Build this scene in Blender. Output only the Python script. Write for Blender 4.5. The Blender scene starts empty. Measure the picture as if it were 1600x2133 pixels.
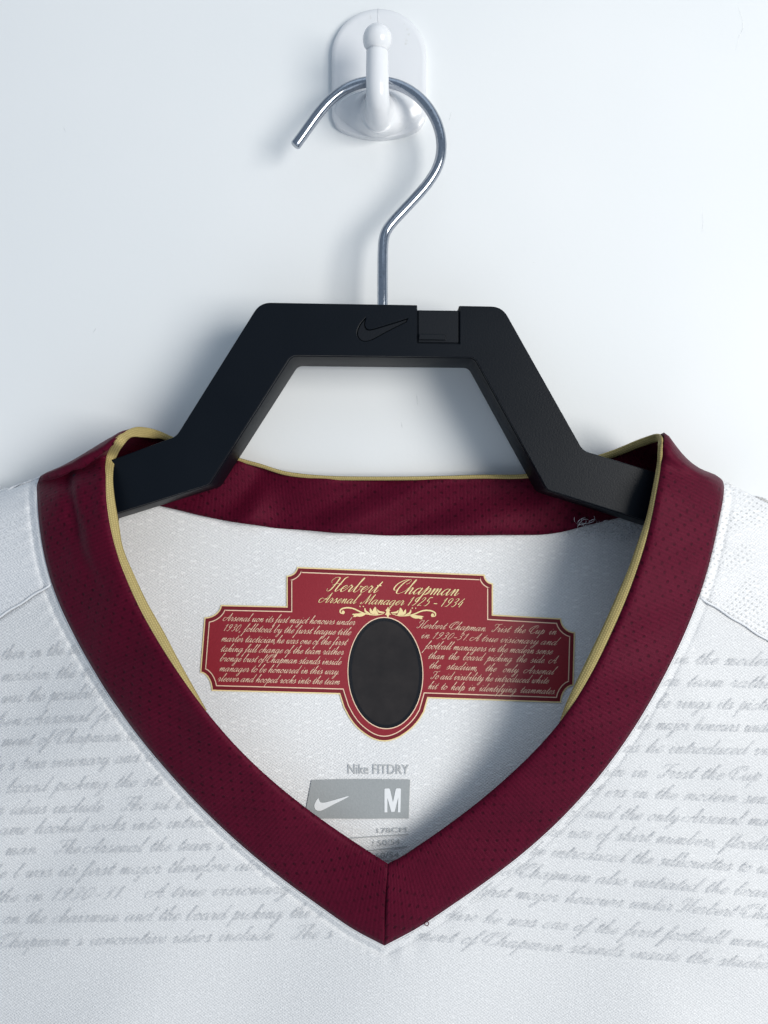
import bpy, bmesh, math, random
from mathutils import Vector
random.seed(4)
scene = bpy.context.scene
COL = scene.collection

# ------------------------------------------------------------------ camera, light, exposure
S = 0.000175                      # metres per photo pixel at the hanger's front face (y = 0)
FPX = 1716.0                      # focal length in photo pixels
D = FPX * S                       # camera distance to the hanger's front face
cam_data = bpy.data.cameras.new('camera')
cam = bpy.data.objects.new('camera', cam_data); COL.objects.link(cam)
cam.location = (0, -D, 0); cam.rotation_euler = (math.pi/2, 0, 0)
cam_data.sensor_fit = 'VERTICAL'; cam_data.sensor_height = 24.0
cam_data.lens = 24.0 * FPX / 2133.0
cam_data.clip_start = 0.01; cam_data.clip_end = 20
scene.camera = cam

world = bpy.data.worlds.new('World'); scene.world = world; world.use_nodes = True
bg = world.node_tree.nodes['Background']
bg.inputs[0].default_value = (0.64, 0.80, 1.0, 1); bg.inputs[1].default_value = 0.36

def area(name, loc, target, size, power, color, sy=None):
    l = bpy.data.lights.new(name, 'AREA'); l.energy = power; l.color = color
    l.shape = 'RECTANGLE'; l.size = size; l.size_y = sy or size
    o = bpy.data.objects.new(name, l); COL.objects.link(o); o.location = loc
    o.rotation_euler = (Vector(target) - Vector(loc)).to_track_quat('-Z', 'Y').to_euler()
    return o
area('window_light', (0.80, -0.93, 0.02), (0.0, 0.0, -0.02), 0.58, 14.0, (1.0, 0.968, 0.910), 0.66)
area('overhead_fill', (0.30, -0.80, 1.25), (0, 0, 0), 1.3, 3.0, (0.80, 0.90, 1.0))  # added overhead fill to lift the shade, not a real fixture
area('low_fill', (0.25, -0.85, -1.0), (0, 0, 0), 1.3, 3.0, (0.92, 0.96, 1.0))  # added lamp from below, brightens the wall in the hanger's opening

vs = scene.view_settings
vs.view_transform = 'Standard'; vs.look = 'None'; vs.gamma = 1.0; vs.exposure = 0.08
vs.use_curve_mapping = False

# ------------------------------------------------------------------ helpers
def P(px, py, y):                 # photo direction + real depth -> point
    k = (D + y) / D * S
    return Vector(((px - 800.0) * k, y, (1066.5 - py) * k))

def smooth(a, b, x):
    t = min(1.0, max(0.0, (x - a) / (b - a))); return t*t*(3 - 2*t)

def cr(p, n):                     # Catmull-Rom through points of any dimension, n samples per span
    out = []
    m = len(p)
    for i in range(m - 1):
        p0 = p[i-1] if i else [2*a - b for a, b in zip(p[0], p[1])]
        p1, p2 = p[i], p[i+1]
        p3 = p[i+2] if i + 2 < m else [2*a - b for a, b in zip(p[-1], p[-2])]
        for k in range(n):
            t = k / n
            out.append([0.5*(2*b + (c - a)*t + (2*a - 5*b + 4*c - d)*t*t + (3*b - a - 3*c + d)*t**3)
                        for a, b, c, d in zip(p0, p1, p2, p3)])
    out.append(list(p[-1]))
    return out

def mesh_obj(name, verts, faces, mat, parent=None, uvs=None, smooth_shade=True):
    me = bpy.data.meshes.new(name)
    me.from_pydata([tuple(v) for v in verts], [], faces)
    if uvs:
        lay = me.uv_layers.new(name='UVMap')
        for lp in me.loops:
            lay.data[lp.index].uv = uvs[lp.vertex_index]
    if smooth_shade:
        me.polygons.foreach_set('use_smooth', [True]*len(me.polygons))
    if mat: me.materials.append(mat)
    me.update()
    o = bpy.data.objects.new(name, me); COL.objects.link(o)
    o.parent = parent
    return o

def grid_faces(nr, nc, close=False):
    f = []
    for i in range(nr - 1):
        for j in range(nc - 1 + (1 if close else 0)):
            a = i*nc + j; b = i*nc + (j+1) % nc
            f.append((a, b, b + nc, a + nc))
    return f

def recalc(o):
    bm = bmesh.new(); bm.from_mesh(o.data)
    bmesh.ops.recalc_face_normals(bm, faces=bm.faces)
    bm.to_mesh(o.data); bm.free()

def solidify(o, t, offset=-1.0):
    m = o.modifiers.new('thickness', 'SOLIDIFY'); m.thickness = t; m.offset = offset

def empty(name, loc=(0, 0, 0)):
    o = bpy.data.objects.new(name, None); COL.objects.link(o); o.location = loc
    o.empty_display_size = 0.02
    return o

def tag(o, label, cat):
    o['label'] = label; o['category'] = cat

def tube(name, pts, rad, mat, parent, n=20, caps=True, flat_cap=False):
    pts = [Vector(p) for p in pts]
    if not isinstance(rad, (list, tuple)): rad = [rad]*len(pts)
    verts, up = [], Vector((0, 1, 0))
    for i, p in enumerate(pts):
        t = (pts[min(i+1, len(pts)-1)] - pts[max(i-1, 0)]).normalized()
        a = t.cross(up)
        if a.length < 1e-4: a = t.cross(Vector((1, 0, 0)))
        a.normalize(); b = a.cross(t).normalized()
        r = rad[i]
        rx, rz = r if isinstance(r, tuple) else (r, r)
        for k in range(n):
            an = 2*math.pi*k/n
            verts.append(p + a*math.cos(an)*rx + b*math.sin(an)*rz)
    faces = grid_faces(len(pts), n, True)
    if caps:
        faces.append(tuple(range(n))[::-1]); faces.append(tuple(range((len(pts)-1)*n, len(pts)*n)))
    o = mesh_obj(name, verts, faces, mat, parent)
    recalc(o)
    return o

# ------------------------------------------------------------------ materials
class NT:
    def __init__(s, name):
        s.m = bpy.data.materials.new(name); s.m.use_nodes = True
        s.t = s.m.node_tree; s.n = s.t.nodes; s.b = s.n['Principled BSDF']; s.out = s.n['Material Output']
    def add(s, typ, **kw):
        n = s.n.new(typ)
        for k, v in kw.items(): setattr(n, k, v)
        return n
    def link(s, a, b): s.t.links.new(a, b)
    def mathn(s, op, a, b=None, clamp=False):
        n = s.add('ShaderNodeMath', operation=op, use_clamp=clamp)
        for i, v in enumerate((a, b)):
            if v is None: continue
            if isinstance(v, (int, float)): n.inputs[i].default_value = v
            else: s.link(v, n.inputs[i])
        return n.outputs[0]
    def mix(s, fac, a, b):
        n = s.add('ShaderNodeMix', data_type='RGBA')
        for i, v in ((0, fac), (6, a), (7, b)):
            if isinstance(v, (int, float)): n.inputs[i].default_value = v
            elif isinstance(v, tuple): n.inputs[i].default_value = (*v, 1)
            else: s.link(v, n.inputs[i])
        return n.outputs[2]
    def noise(s, scale, detail=3, rough=0.5, vec=None, typ='ShaderNodeTexNoise'):
        n = s.add(typ); n.inputs['Scale'].default_value = scale
        n.inputs['Detail'].default_value = detail; n.inputs['Roughness'].default_value = rough
        if vec: s.link(vec, n.inputs['Vector'])
        return n.outputs[0]
    def ramp(s, fac, a, b):
        n = s.add('ShaderNodeMapRange'); s.link(fac, n.inputs[0])
        n.inputs[1].default_value = a; n.inputs[2].default_value = b
        n.interpolation_type = 'SMOOTHSTEP'
        return n.outputs[0]
    def uv(s):
        n = s.add('ShaderNodeUVMap'); n.uv_map = 'UVMap'; return n.outputs[0]
    def obj(s): return s.add('ShaderNodeTexCoord').outputs['Object']
    def bump(s, h, strength, dist):
        n = s.add('ShaderNodeBump'); s.link(h, n.inputs['Height'])
        n.inputs['Strength'].default_value = strength; n.inputs['Distance'].default_value = dist
        s.link(n.outputs[0], s.b.inputs['Normal']); return n
    def set(s, **kw):
        for k, v in kw.items():
            i = s.b.inputs[k.replace('_', ' ')]
            i.default_value = (*v, 1) if isinstance(v, tuple) else v

def simple(name, color, rough=0.5, metal=0.0, **kw):
    t = NT(name); t.set(Base_Color=color, Roughness=rough, Metallic=metal, **kw); return t.m

def mat_wall():
    t = NT('white_wall_panel'); o = t.obj()
    big = t.noise(7, 3, .5, o); fine = t.noise(420, 2, .5, o)
    t.link(t.mix(t.ramp(big, .3, .7), (.765, .785, .795), (.795, .808, .815)), t.b.inputs['Base Color'])
    h = t.mathn('ADD', t.mathn('MULTIPLY', big, .5), t.mathn('MULTIPLY', fine, .06))
    t.bump(h, .25, .002); t.set(Roughness=.6); t.b.inputs['Specular IOR Level'].default_value = .25; return t.m

def mat_plastic_white():
    t = NT('glossy_white_plastic'); o = t.obj()
    n = t.noise(160, 3, .6, o)
    t.link(t.mix(t.ramp(n, .66, .78), (.74, .75, .77), (.62, .62, .60)), t.b.inputs['Base Color'])
    t.set(Roughness=.16, IOR=1.5)
    t.b.inputs['Subsurface Weight'].default_value = .15
    t.b.inputs['Subsurface Radius'].default_value = (.002, .002, .002)
    t.bump(t.noise(90, 2, .5, o), .06, .001); return t.m

def mat_chrome():
    t = NT('chromed_steel'); o = t.obj()
    n = t.noise(900, 4, .65, o)
    t.link(t.mix(t.ramp(n, .5, .8), (.38, .41, .46), (.20, .22, .26)), t.b.inputs['Base Color'])
    r = t.mathn('ADD', t.mathn('MULTIPLY', t.noise(350, 3, .6, o), .16), .06)
    t.link(r, t.b.inputs['Roughness']); t.set(Metallic=1.0)
    t.bump(n, .05, .0004); return t.m

def mat_hanger(name='black_grained_plastic', rough=.35, spec=.25):
    t = NT(name); o = t.obj()
    g = t.noise(1500, 2, .6, o); big = t.noise(40, 3, .5, o)
    t.link(t.mix(big, (.0006, .0022, .0050), (.0010, .0030, .0066)), t.b.inputs['Base Color'])
    r = t.mathn('ADD', t.mathn('MULTIPLY', big, .10), rough); t.link(r, t.b.inputs['Roughness'])
    t.bump(g, .11, .0005); t.set(IOR=1.46); t.b.inputs['Specular IOR Level'].default_value = spec; return t.m

PX = S   # UVs are in metres; one photo pixel is S metres
def brick(t, vec, w, h, mortar, offs=.5, smoothv=.6):
    b = t.add('ShaderNodeTexBrick'); t.link(vec, b.inputs['Vector'])
    b.offset = offs; b.inputs['Color1'].default_value = (1, 1, 1, 1); b.inputs['Color2'].default_value = (.75, .75, .75, 1)
    b.inputs['Mortar'].default_value = (0, 0, 0, 1); b.inputs['Scale'].default_value = 1.0
    b.inputs['Mortar Size'].default_value = mortar; b.inputs['Mortar Smooth'].default_value = smoothv
    b.inputs['Brick Width'].default_value = w; b.inputs['Row Height'].default_value = h
    return b.outputs[0]

def scaled_uv(t, sx, sy, warp=0.0, wscale=6.0, rot=0.0):
    m = t.add('ShaderNodeMapping'); m.inputs['Scale'].default_value = (sx, sy, 1)
    m.inputs['Rotation'].default_value = (0, 0, rot)
    t.link(t.uv(), m.inputs['Vector'])
    if not warp: return m.outputs[0]
    nz = t.add('ShaderNodeTexNoise'); nz.inputs['Scale'].default_value = wscale; nz.inputs['Detail'].default_value = 3
    t.link(t.uv(), nz.inputs['Vector'])
    v = t.add('ShaderNodeVectorMath', operation='MULTIPLY_ADD'); t.link(nz.outputs[1], v.inputs[0])
    v.inputs[1].default_value = (warp, warp, 0); t.link(m.outputs[0], v.inputs[2])
    return v.outputs[0]

def lattice(t, vec, a, b):        # staggered dots: product of two sines
    sx = t.add('ShaderNodeSeparateXYZ'); t.link(vec, sx.inputs[0])
    u = t.mathn('SINE', t.mathn('MULTIPLY', sx.outputs[0], 2*math.pi/a)); v = t.mathn('SINE', t.mathn('MULTIPLY', sx.outputs[1], 2*math.pi/b))
    return t.mathn('MULTIPLY', u, v)
def sine(t, vec, axis, a):
    sx = t.add('ShaderNodeSeparateXYZ'); t.link(vec, sx.inputs[0])
    return t.mathn('MULTIPLY_ADD' if False else 'ADD', t.mathn('MULTIPLY', t.mathn('SINE', t.mathn('MULTIPLY', sx.outputs[axis], 2*math.pi/a)), .5), .5)
def mat_white_knit(name, dash=.6, holes=0.0, c_lo=(.68, .69, .715), c_hi=(.84, .845, .855), rot=0.0):
    t = NT(name)
    v = scaled_uv(t, 1/PX, 1/PX, 9.0, 60.0, rot)               # pixel units, gently warped
    d = t.ramp(lattice(t, v, 44, 15), .10, .9)
    cell = t.ramp(lattice(t, scaled_uv(t, 1/PX, 1/PX, 7.0, 420.0, rot), 8.4, 6.2), -.6, .6)
    blotch = t.ramp(t.noise(180, 3, .6, t.uv()), .42, .62)
    grain = t.ramp(t.noise(1300, 4, .75, t.uv()), .28, .72)
    f = t.mathn('MULTIPLY', d, t.mathn('MULTIPLY', blotch, dash))
    f = t.mathn('ADD', f, t.mathn('MULTIPLY', cell, .30))
    f = t.mathn('ADD', f, t.mathn('MULTIPLY', grain, .48), clamp=True)
    col = t.mix(f, c_lo, c_hi)
    if holes:
        h = lattice(t, scaled_uv(t, 1/PX, 1/PX, 9.0, 260.0, rot), 17, 13)
        hole = t.mathn('MULTIPLY', t.ramp(h, .35, .85), t.mathn('MULTIPLY', t.ramp(t.noise(70, 2, .5, t.uv()), .38, .62), holes))
        col = t.mix(hole, col, (.42, .43, .44))
    t.link(col, t.b.inputs['Base Color'])
    t.set(Roughness=.85); t.b.inputs['Sheen Weight'].default_value = .15
    t.b.inputs['Specular IOR Level'].default_value = .2
    t.bump(f, .5, .0006); return t.m

def mat_collar():
    t = NT('maroon_knit')
    v = scaled_uv(t, 1/PX, 1/PX, 3.0, 60.0)
    rib = sine(t, v, 0, 8.0)
    dots = t.mathn('MULTIPLY', t.ramp(lattice(t, v, 30, 26), .55, .95), t.ramp(t.noise(45, 2, .5, t.uv()), .28, .60))
    g = t.noise(1100, 3, .7, t.uv()); blot = t.noise(120, 3, .6, t.uv())
    f = t.mathn('ADD', t.mathn('MULTIPLY', rib, .12), t.mathn('MULTIPLY', g, .55))
    f = t.mathn('ADD', f, t.mathn('MULTIPLY', blot, .30))
    f = t.mathn('SUBTRACT', f, t.mathn('MULTIPLY', dots, .34), clamp=True)
    t.link(t.mix(f, (.012, .0004, .0030), (.118, .0034, .0215)), t.b.inputs['Base Color'])
    t.set(Roughness=.55); t.b.inputs['Sheen Weight'].default_value = .03
    t.b.inputs['Sheen Tint'].default_value = (1.0, .55, .75, 1)
    t.b.inputs['Specular IOR Level'].default_value = .22; t.b.inputs['Specular Tint'].default_value = (1.0, .30, .44, 1)
    t.bump(f, .5, .0005); return t.m

def mat_gold():
    t = NT('gold_ribbed_tape')
    v = scaled_uv(t, 1/PX, 1/PX, 1.0, 80.0)
    c = brick(t, v, 5, 4.2, 1.0)
    g = t.noise(900, 3, .6, t.uv())
    f = t.mathn('ADD', t.mathn('MULTIPLY', c, .6), t.mathn('MULTIPLY', g, .5), clamp=True)
    t.link(t.mix(f, (.28, .21, .080), (.53, .43, .180)), t.b.inputs['Base Color'])
    t.set(Roughness=.75); t.bump(f, .5, .0004); t.b.inputs['Specular IOR Level'].default_value = .25
    return t.m

def mat_print(name, a, b, rough=.45, alpha=1.0, scale=1400, spec=.35):
    t = NT(name); o = t.obj()
    n = t.noise(scale, 3, .65, o)
    t.link(t.mix(n, a, b), t.b.inputs['Base Color']); t.set(Roughness=rough)
    t.b.inputs['Specular IOR Level'].default_value = spec
    t.bump(n, .25, .0003)
    if alpha < 1.0:
        k = t.mathn('MULTIPLY', t.ramp(t.noise(1000, 3, .7, o), .30, .60), alpha)
        t.link(k, t.b.inputs['Alpha'])
    return t.m

M_wall = mat_wall(); M_white = mat_plastic_white(); M_chrome = mat_chrome(); M_black = mat_hanger(); M_black2 = mat_hanger('black_matt_plastic', .44, .14); M_black3 = mat_hanger('black_stippled_plastic', .46, .30)
M_body = mat_white_knit('white_jersey_knit', .14, c_lo=(.60, .605, .615), c_hi=(.88, .882, .888), rot=.05)
M_back = mat_white_knit('white_inner_knit', .40, c_lo=(.72, .722, .73), c_hi=(.97, .97, .97), rot=-.05)
M_mesh = mat_white_knit('white_open_mesh', .45, holes=.7, c_lo=(.70, .70, .71), c_hi=(.93, .93, .93), rot=-.12)
M_mesh2 = mat_white_knit('white_fine_mesh', .35, holes=.28, rot=.2)
M_seam = mat_white_knit('white_seam_thread', .3)
M_collar = mat_collar(); M_gold = mat_gold()
M_red = mat_print('red_transfer', (.235, .014, .024), (.30, .022, .034), .42)
M_reddark = mat_print('dark_red_transfer', (.16, .010, .018), (.20, .014, .022), .42)
M_cream = mat_print('cream_transfer', (.80, .62, .30), (.92, .76, .42), .5)
M_pink = mat_print('pale_print', (.86, .58, .42), (.94, .72, .52), .5)
M_oval = mat_print('black_transfer', (.007, .007, .009), (.034, .029, .029), .6, scale=90, spec=.2)
M_ovalrim = mat_print('black_transfer_rim', (.004, .005, .008), (.006, .007, .010), .35)
M_grey = mat_print('grey_transfer', (.30, .32, .325), (.40, .415, .42), .6)
M_greytxt = mat_print('pale_grey_print', (.42, .43, .435), (.50, .51, .515), .6)
M_ghost = mat_print('faded_grey_print', (.46, .47, .49), (.54, .55, .57), .8, .54, spec=.1)
M_whiteprint = mat_print('white_transfer', (.78, .79, .80), (.86, .87, .88), .5)
M_thread = simple('white_thread', (.80, .81, .83), .8)
M_mark = mat_print('grey_scuff', (.60, .61, .61), (.68, .69, .69), .5, .24)

# ------------------------------------------------------------------ the wall
WALL = 0.0295
w = mesh_obj('wall', [(-1.1, WALL, -1.0), (1.1, WALL, -1.0), (1.1, WALL, .9), (-1.1, WALL, .9),
                      (-1.1, WALL+.05, -1.0), (1.1, WALL+.05, -1.0), (1.1, WALL+.05, .9), (-1.1, WALL+.05, .9)],
             [(0, 1, 2, 3), (5, 4, 7, 6), (1, 5, 6, 2), (4, 0, 3, 7), (3, 2, 6, 7), (4, 5, 1, 0)], M_wall, smooth_shade=False)
w['kind'] = 'structure'
for pts in ([(868, 822), (870, 848)], [(862, 884), (874, 890)], [(836, 880), (838, 892)], [(1150, 468), (1180, 486)], [(1108, 545), (1114, 548)], [(132, 264), (137, 276)], [(194, 694), (200, 684)], [(1238, 684), (1244, 686)],
            [(1533, 0), (1548, 50), (1540, 75), (1532, 108)], [(1463, 430), (1464, 470), (1462, 486)], [(940, 232), (935, 252)]):
    c = cr([(a, b + random.uniform(-1, 1)) for a, b in pts], 6)
    vv = []
    for i, (a, b) in enumerate(c):
        hw = 0.8*math.sin(math.pi*(i + .5)/len(c))
        vv += [P(a - hw, b, WALL - .0002), P(a + hw, b + hw, WALL - .0002)]
    mesh_obj('scuff_mark', vv, [(2*i, 2*i+1, 2*i+3, 2*i+2) for i in range(len(c)-1)], M_mark, w)

# ------------------------------------------------------------------ the adhesive hook
hook = empty('adhesive_wall_hook', P(790, 160, WALL))
tag(hook, 'glossy white plastic stick-on hook with ball tip fixed on the wall', 'wall hook')
def child(o, par):
    o.parent = par; o.matrix_parent_inverse.identity()
    o.location = -Vector(par.location) if par.parent is None else (0, 0, 0)
    return o
# backing plate: rounded outline, domed rim
outline = []
for k in range(41):
    a = math.pi - math.pi*k/40
    outline.append((789.5 + 99*math.cos(a), 116 - 99*math.sin(a)))
outline += [(888.5, 150), (888.5, 190), (888.5, 225)]
outline += [tuple(p) for p in cr([(887, 244), (876, 263), (856, 275), (828, 283), (789, 287), (752, 283), (722, 274), (702, 262), (692, 244)], 4)]
outline += [(690.5, 225), (690.5, 190), (690.5, 150)]
cx, cy = 789.5, 155
verts, faces = [], []
N = len(outline)
lev = [(1.0, WALL), (1.0, WALL - .0022), (.995, WALL - .0027), (.985, WALL - .0030), (.9, WALL - .0031), (.5, WALL - .0031)]
for f, y in lev:
    for (a, b) in outline:
        p = P(cx + (a - cx)*f, cy + (b - cy)*f, WALL - .003); p.y = y
        verts.append(p)
faces = grid_faces(len(lev), N, True)
faces.append(tuple(range((len(lev)-1)*N, len(lev)*N)))
pl = mesh_obj('backing_plate', verts, faces, M_white); recalc(pl); child(pl, hook)
# peg: flared foot, shaft rising towards its ball tip
ctl = [(790, 238, .0285, 97.5, 48), (790, 238, .0268, 93, 47.5), (790, 238, .0256, 80, 47), (790, 237, .0240, 61, 46), (789, 235, .0216, 43, 45), (788, 229, .0190, 32, 44),
       (787.5, 222, .0145, 27, 38), (787, 208, .0098, 25, 30), (786.5, 184, .0070, 24, 24), (786, 146, .0062, 23.5, 23), (786, 108, .0062, 23, 22.5)]
c = cr(ctl, 8)
pts = [P(a, b, y) for a, b, y, r1, r2 in c]; rr = [(r1*S*(D+y)/D, r2*S*(D+y)/D) for a, b, y, r1, r2 in c]
verts = []
n = 32
for i, p in enumerate(pts):
    t = (pts[min(i+1, len(pts)-1)] - pts[max(i-1, 0)]).normalized()
    ax = Vector((1, 0, 0)); b = t.cross(ax).normalized()
    for k in range(n):
        an = 2*math.pi*k/n; verts.append(p + ax*math.cos(an)*rr[i][0] + b*math.sin(an)*rr[i][1])
faces = grid_faces(len(pts), n, True); faces.append(tuple(range((len(pts)-1)*n, len(pts)*n)))
pg = mesh_obj('peg', verts, faces, M_white); recalc(pg); child(pg, hook)
bm = bmesh.new(); bmesh.ops.create_uvsphere(bm, u_segments=32, v_segments=20, radius=31*S)
for v in bm.verts:
    v.co.z *= 1.0; v.co += P(786, 82, .0062)
    if v.co.z < P(786, 100, .0062).z: v.co.x *= .93
me = bpy.data.meshes.new('ball_tip'); bm.to_mesh(me); bm.free()
me.polygons.foreach_set('use_smooth', [True]*len(me.polygons)); me.materials.append(M_white)
bt = bpy.data.objects.new('ball_tip', me); COL.objects.link(bt); child(bt, hook)
# moulding seams: fine raised lines on plate and peg
child(tube('mould_line', [P(788, 18, WALL - .003), P(788, 34, WALL - .0031), P(788, 50, WALL - .0031)], .00018, M_white, None, 8), hook)

# ------------------------------------------------------------------ the clothes hanger
hanger = empty('clothes_hanger', P(800, 690, .011))
tag(hanger, 'black plastic clothes hanger with chrome hook hanging from the white peg', 'clothes hanger')
HT = .022
def round_poly(pts, n=7):         # (x, y, radius)
    out = []
    m = len(pts)
    for i in range(m):
        p = Vector(pts[i][:2]); r = pts[i][2] if len(pts[i]) > 2 else 0
        if r <= 0: out.append(tuple(p)); continue
        a = (Vector(pts[i-1][:2]) - p); b = (Vector(pts[(i+1) % m][:2]) - p)
        ang = a.angle(b); d = min(r/math.tan(ang/2), .48*a.length, .48*b.length)
        q0 = p + a.normalized()*d; q2 = p + b.normalized()*d
        for k in range(n + 1):
            t = k/n; out.append(tuple(q0*(1-t)**2 + p*2*t*(1-t) + q2*t*t))
    return out

def plate(name, loops, y0, y1, mat, bevel=.0004, offset=0.0, res=2):
    cu = bpy.data.curves.new('tmp', 'CURVE'); cu.dimensions = '2D'; cu.fill_mode = 'BOTH'
    for lp in loops:
        sp = cu.splines.new('POLY'); sp.points.add(len(lp) - 1); sp.use_cyclic_u = True
        for i, (a, b) in enumerate(lp):
            sp.points[i].co = ((a - 800)*S*1000, (1066.5 - b)*S*1000, 0, 1)
    half = (y1 - y0)/2
    cu.extrude = (half - bevel)*1000; cu.bevel_depth = bevel*1000; cu.bevel_resolution = res; cu.offset = (offset - bevel)*1000
    o = bpy.data.objects.new('tmp', cu); COL.objects.link(o)
    dg = bpy.context.evaluated_depsgraph_get(); dg.update()
    me = bpy.data.meshes.new_from_object(o.evaluated_get(dg))
    bpy.data.objects.remove(o)
    me.name = name; mid = (y0 + y1)/2
    for v in me.vertices:
        x, yy, z = v.co; v.co = (x/1000, mid - z/1000, yy/1000)
    me.materials.clear(); me.materials.append(mat)
    ob = bpy.data.objects.new(name, me); COL.objects.link(ob)
    bm = bmesh.new(); bm.from_mesh(me); bmesh.ops.remove_doubles(bm, verts=bm.verts, dist=1e-6)
    bmesh.ops.recalc_face_normals(bm, faces=bm.faces); bm.to_mesh(me); bm.free()
    me.polygons.foreach_set('use_smooth', [True]*len(me.polygons))
    me.set_sharp_from_angle(angle=math.radians(50))
    me.polygons.foreach_set('use_smooth', [abs(p.normal.y) < .999 for p in me.polygons]); me.update()
    return ob

def hanger_outline(notch):
    return round_poly([(541, 628.5, 42), (869.5, 634), (869.5, notch), (957, notch + 1), (957, 635.5), (1047, 637, 42),
        (1216, 938, 34), (1357, 980), (1425, 1003), (1425, 1112), (1323, 1079), (1139, 1021, 22), (988, 745, 20), (608, 741, 20), (436, 1010, 22),
        (244, 1070), (150, 1098), (150, 988), (244, 952), (366, 908, 34)])
def zoomed(pts, k, ox, oy): return [(ox + a*k, oy + b*k) for a, b in pts]
swoosh = cr([(728, 1183), (696, 1222), (676, 1268), (676, 1305), (696, 1335), (735, 1345), (790, 1328), (900, 1268), (1000, 1218), (1050, 1192)], 4)[:-1] + \
         cr([(1046, 1182), (960, 1209), (860, 1240), (790, 1260), (752, 1264), (730, 1248), (722, 1218), (728, 1183)], 4)[:-1]
swoosh_h = zoomed(swoosh, .275, 560, 340)
core = child(plate('frame', [hanger_outline(644)], .0011, HT, M_black2, .0005), hanger)
face = child(plate('front_plate', [hanger_outline(714), swoosh_h], 0.0, .0012, M_black, .00022, -.00025), hanger)
child(plate('size_clip_bar', [round_poly([(872, 695, 1), (929, 696, 1), (929, 709, 1), (872, 708, 1)])], .00015, .0012, M_black3, .0003), hanger)
child(plate('recess_floor', [round_poly([(872, 646, 1), (955, 647, 1), (955, 713, 1), (872, 712, 1)])], .00062, .0012, M_black3, .00012), hanger)
child(plate('logo_floor', [swoosh_h], .00045, .0012, M_black3, .0001), hanger)
for sg in (-1, 1):
    e = 900 if sg < 0 else 1130
    arm = round_poly([(800 + sg*585, 1010), (800 + sg*720, 1065), (800 + sg*e, 1170 + (e - 900)*.52, 20), (800 + sg*e, 1250 + (e - 900)*.55, 20), (800 + sg*720, 1170), (800 + sg*585, 1085)])
    child(plate('shoulder_arm', [arm], .0105 if sg < 0 else .0075, .0185, M_black, .0004), hanger)
wire = [(616, 302), (630, 284), (648, 258), (666, 230), (686, 207), (712, 186), (738, 174), (763, 169), (787, 168), (812, 170), (840, 178), (868, 193),
        (895, 220), (914, 253), (923.5, 289), (923, 324), (913, 355), (896, 380), (868, 410), (836, 443), (812, 468), (802, 480), (798, 495), (797, 515), (797, 560), (797, 600), (797, 650)]
for _ in range(2):
    wire = [wire[0]] + [tuple(.5*wire[i][k] + .25*(wire[i-1][k] + wire[i+1][k]) for k in (0, 1)) for i in range(1, len(wire)-1)] + [wire[-1]]
wp = cr([(a, b, .0150 if b < 400 else .0150 - .003*smooth(400, 640, b)) for a, b in wire], 6)
R = 11.4*S
pts = [P(*q) for q in wp]
d0 = (pts[0] - pts[1]).normalized()
pts = [pts[0] + d0*.0005] + pts
child(tube('wire_hook', pts, [R*.82] + [R]*(len(pts)-1), M_chrome, None, 24), hanger)

# ------------------------------------------------------------------ the jersey
jersey = empty('football_jersey', (0, .005, -.62))
tag(jersey, 'white short-sleeved football jersey with maroon V-neck collar draped on the black hanger', 'jersey')

def sil(px):                      # shoulder line
    if px < 84: return 988 + .338*(84 - px)
    if px > 1502: return 992 + .505*(px - 1502)
    return 988 + (px - 84)*.003
def y_front(px, py):
    X = (px - 800)/1000
    y = -.0045 + .0045*X*X
    y += -.0060*math.exp(-((abs(px-800) - 470)/260)**2 - ((py - 1340)/330)**2)
    y += .0120*smooth(560, -250, px)*smooth(1750, 1350, py)
    s = max(0.0, py - sil(px)); e = smooth(500, 690, abs(px - 800))
    y += .0145*math.exp(-(s/30))*e
    y += .008*smooth(950, 1314, abs(px - 800))
    # hanging folds
    y += .0016*math.sin(px/95 + py/260 + .6)*smooth(1600, 2050, py)
    y += .0010*math.sin((px*.7 - py)/62)*smooth(1300, 1500, px)*smooth(1250, 1500, py)
    y += .0009*math.sin((px*.8 + py)/58 + 1)*smooth(420, 120, px)*smooth(1250, 1450, py)
    return y
def y_back(px, py):
    y = .0264 - .0229*smooth(1080, 1820, py)
    y += .0007*math.sin(px/70 + py/150) * smooth(1050, 1250, py)
    s = max(0.0, py - sil(px)); e = smooth(560, 700, abs(px - 800))
    y -= .014*math.exp(-(s/35))*e
    return max(y, y_front(px, py) + .0022)

# ---- collar ring, rows of (inner, middle offset, outer)
L = [(808,1799,801,1969),(772,1776,735,1934),(735,1752,663,1887),(685,1721,591,1837),(622,1674,525,1781),(560,1626,450,1721),
     (495,1568,386,1650),(442,1504,315,1571),(400,1446,259,1500),(360,1389,225,1448),(323,1330,190,1387),(290,1274,157,1330),
     (262,1212,124,1268),(239,1159,104,1220),(225,1097,90,1160),(217,1035,81,1098),(215,990,76,1046),(222,950,78,1012)]
Rr = [(808,1799,801,1969),(840,1782,870,1932),(870,1763,935,1893),(935,1721,1030,1825),(997,1674,1095,1780),(1060,1621,1160,1720),
     (1121,1563,1220,1655),(1165,1514,1270,1596),(1195,1470,1305,1542),(1225,1422,1345,1481),(1255,1365,1375,1427),(1282,1305,1407,1365),
     (1310,1240,1440,1295),(1330,1187,1460,1237),(1347,1130,1474,1190),(1361,1079,1487,1140),(1370,1022,1498,1085),(1377,968,1506,1035)]
def lift_at(i, left):
    return .0006 + (.0100 if left else .0055)*smooth(1, 9, i)
def relax(rws):
    for _ in range(3):
        n = [list(r) for r in rws]
        for i in range(1, len(rws) - 1):
            n[i] = [.5*rws[i][k] + .25*(rws[i-1][k] + rws[i+1][k]) for k in range(4)]
        rws = n
    return rws
L[1:] = relax(L[1:]); Rr[1:] = relax(Rr[1:])
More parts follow.
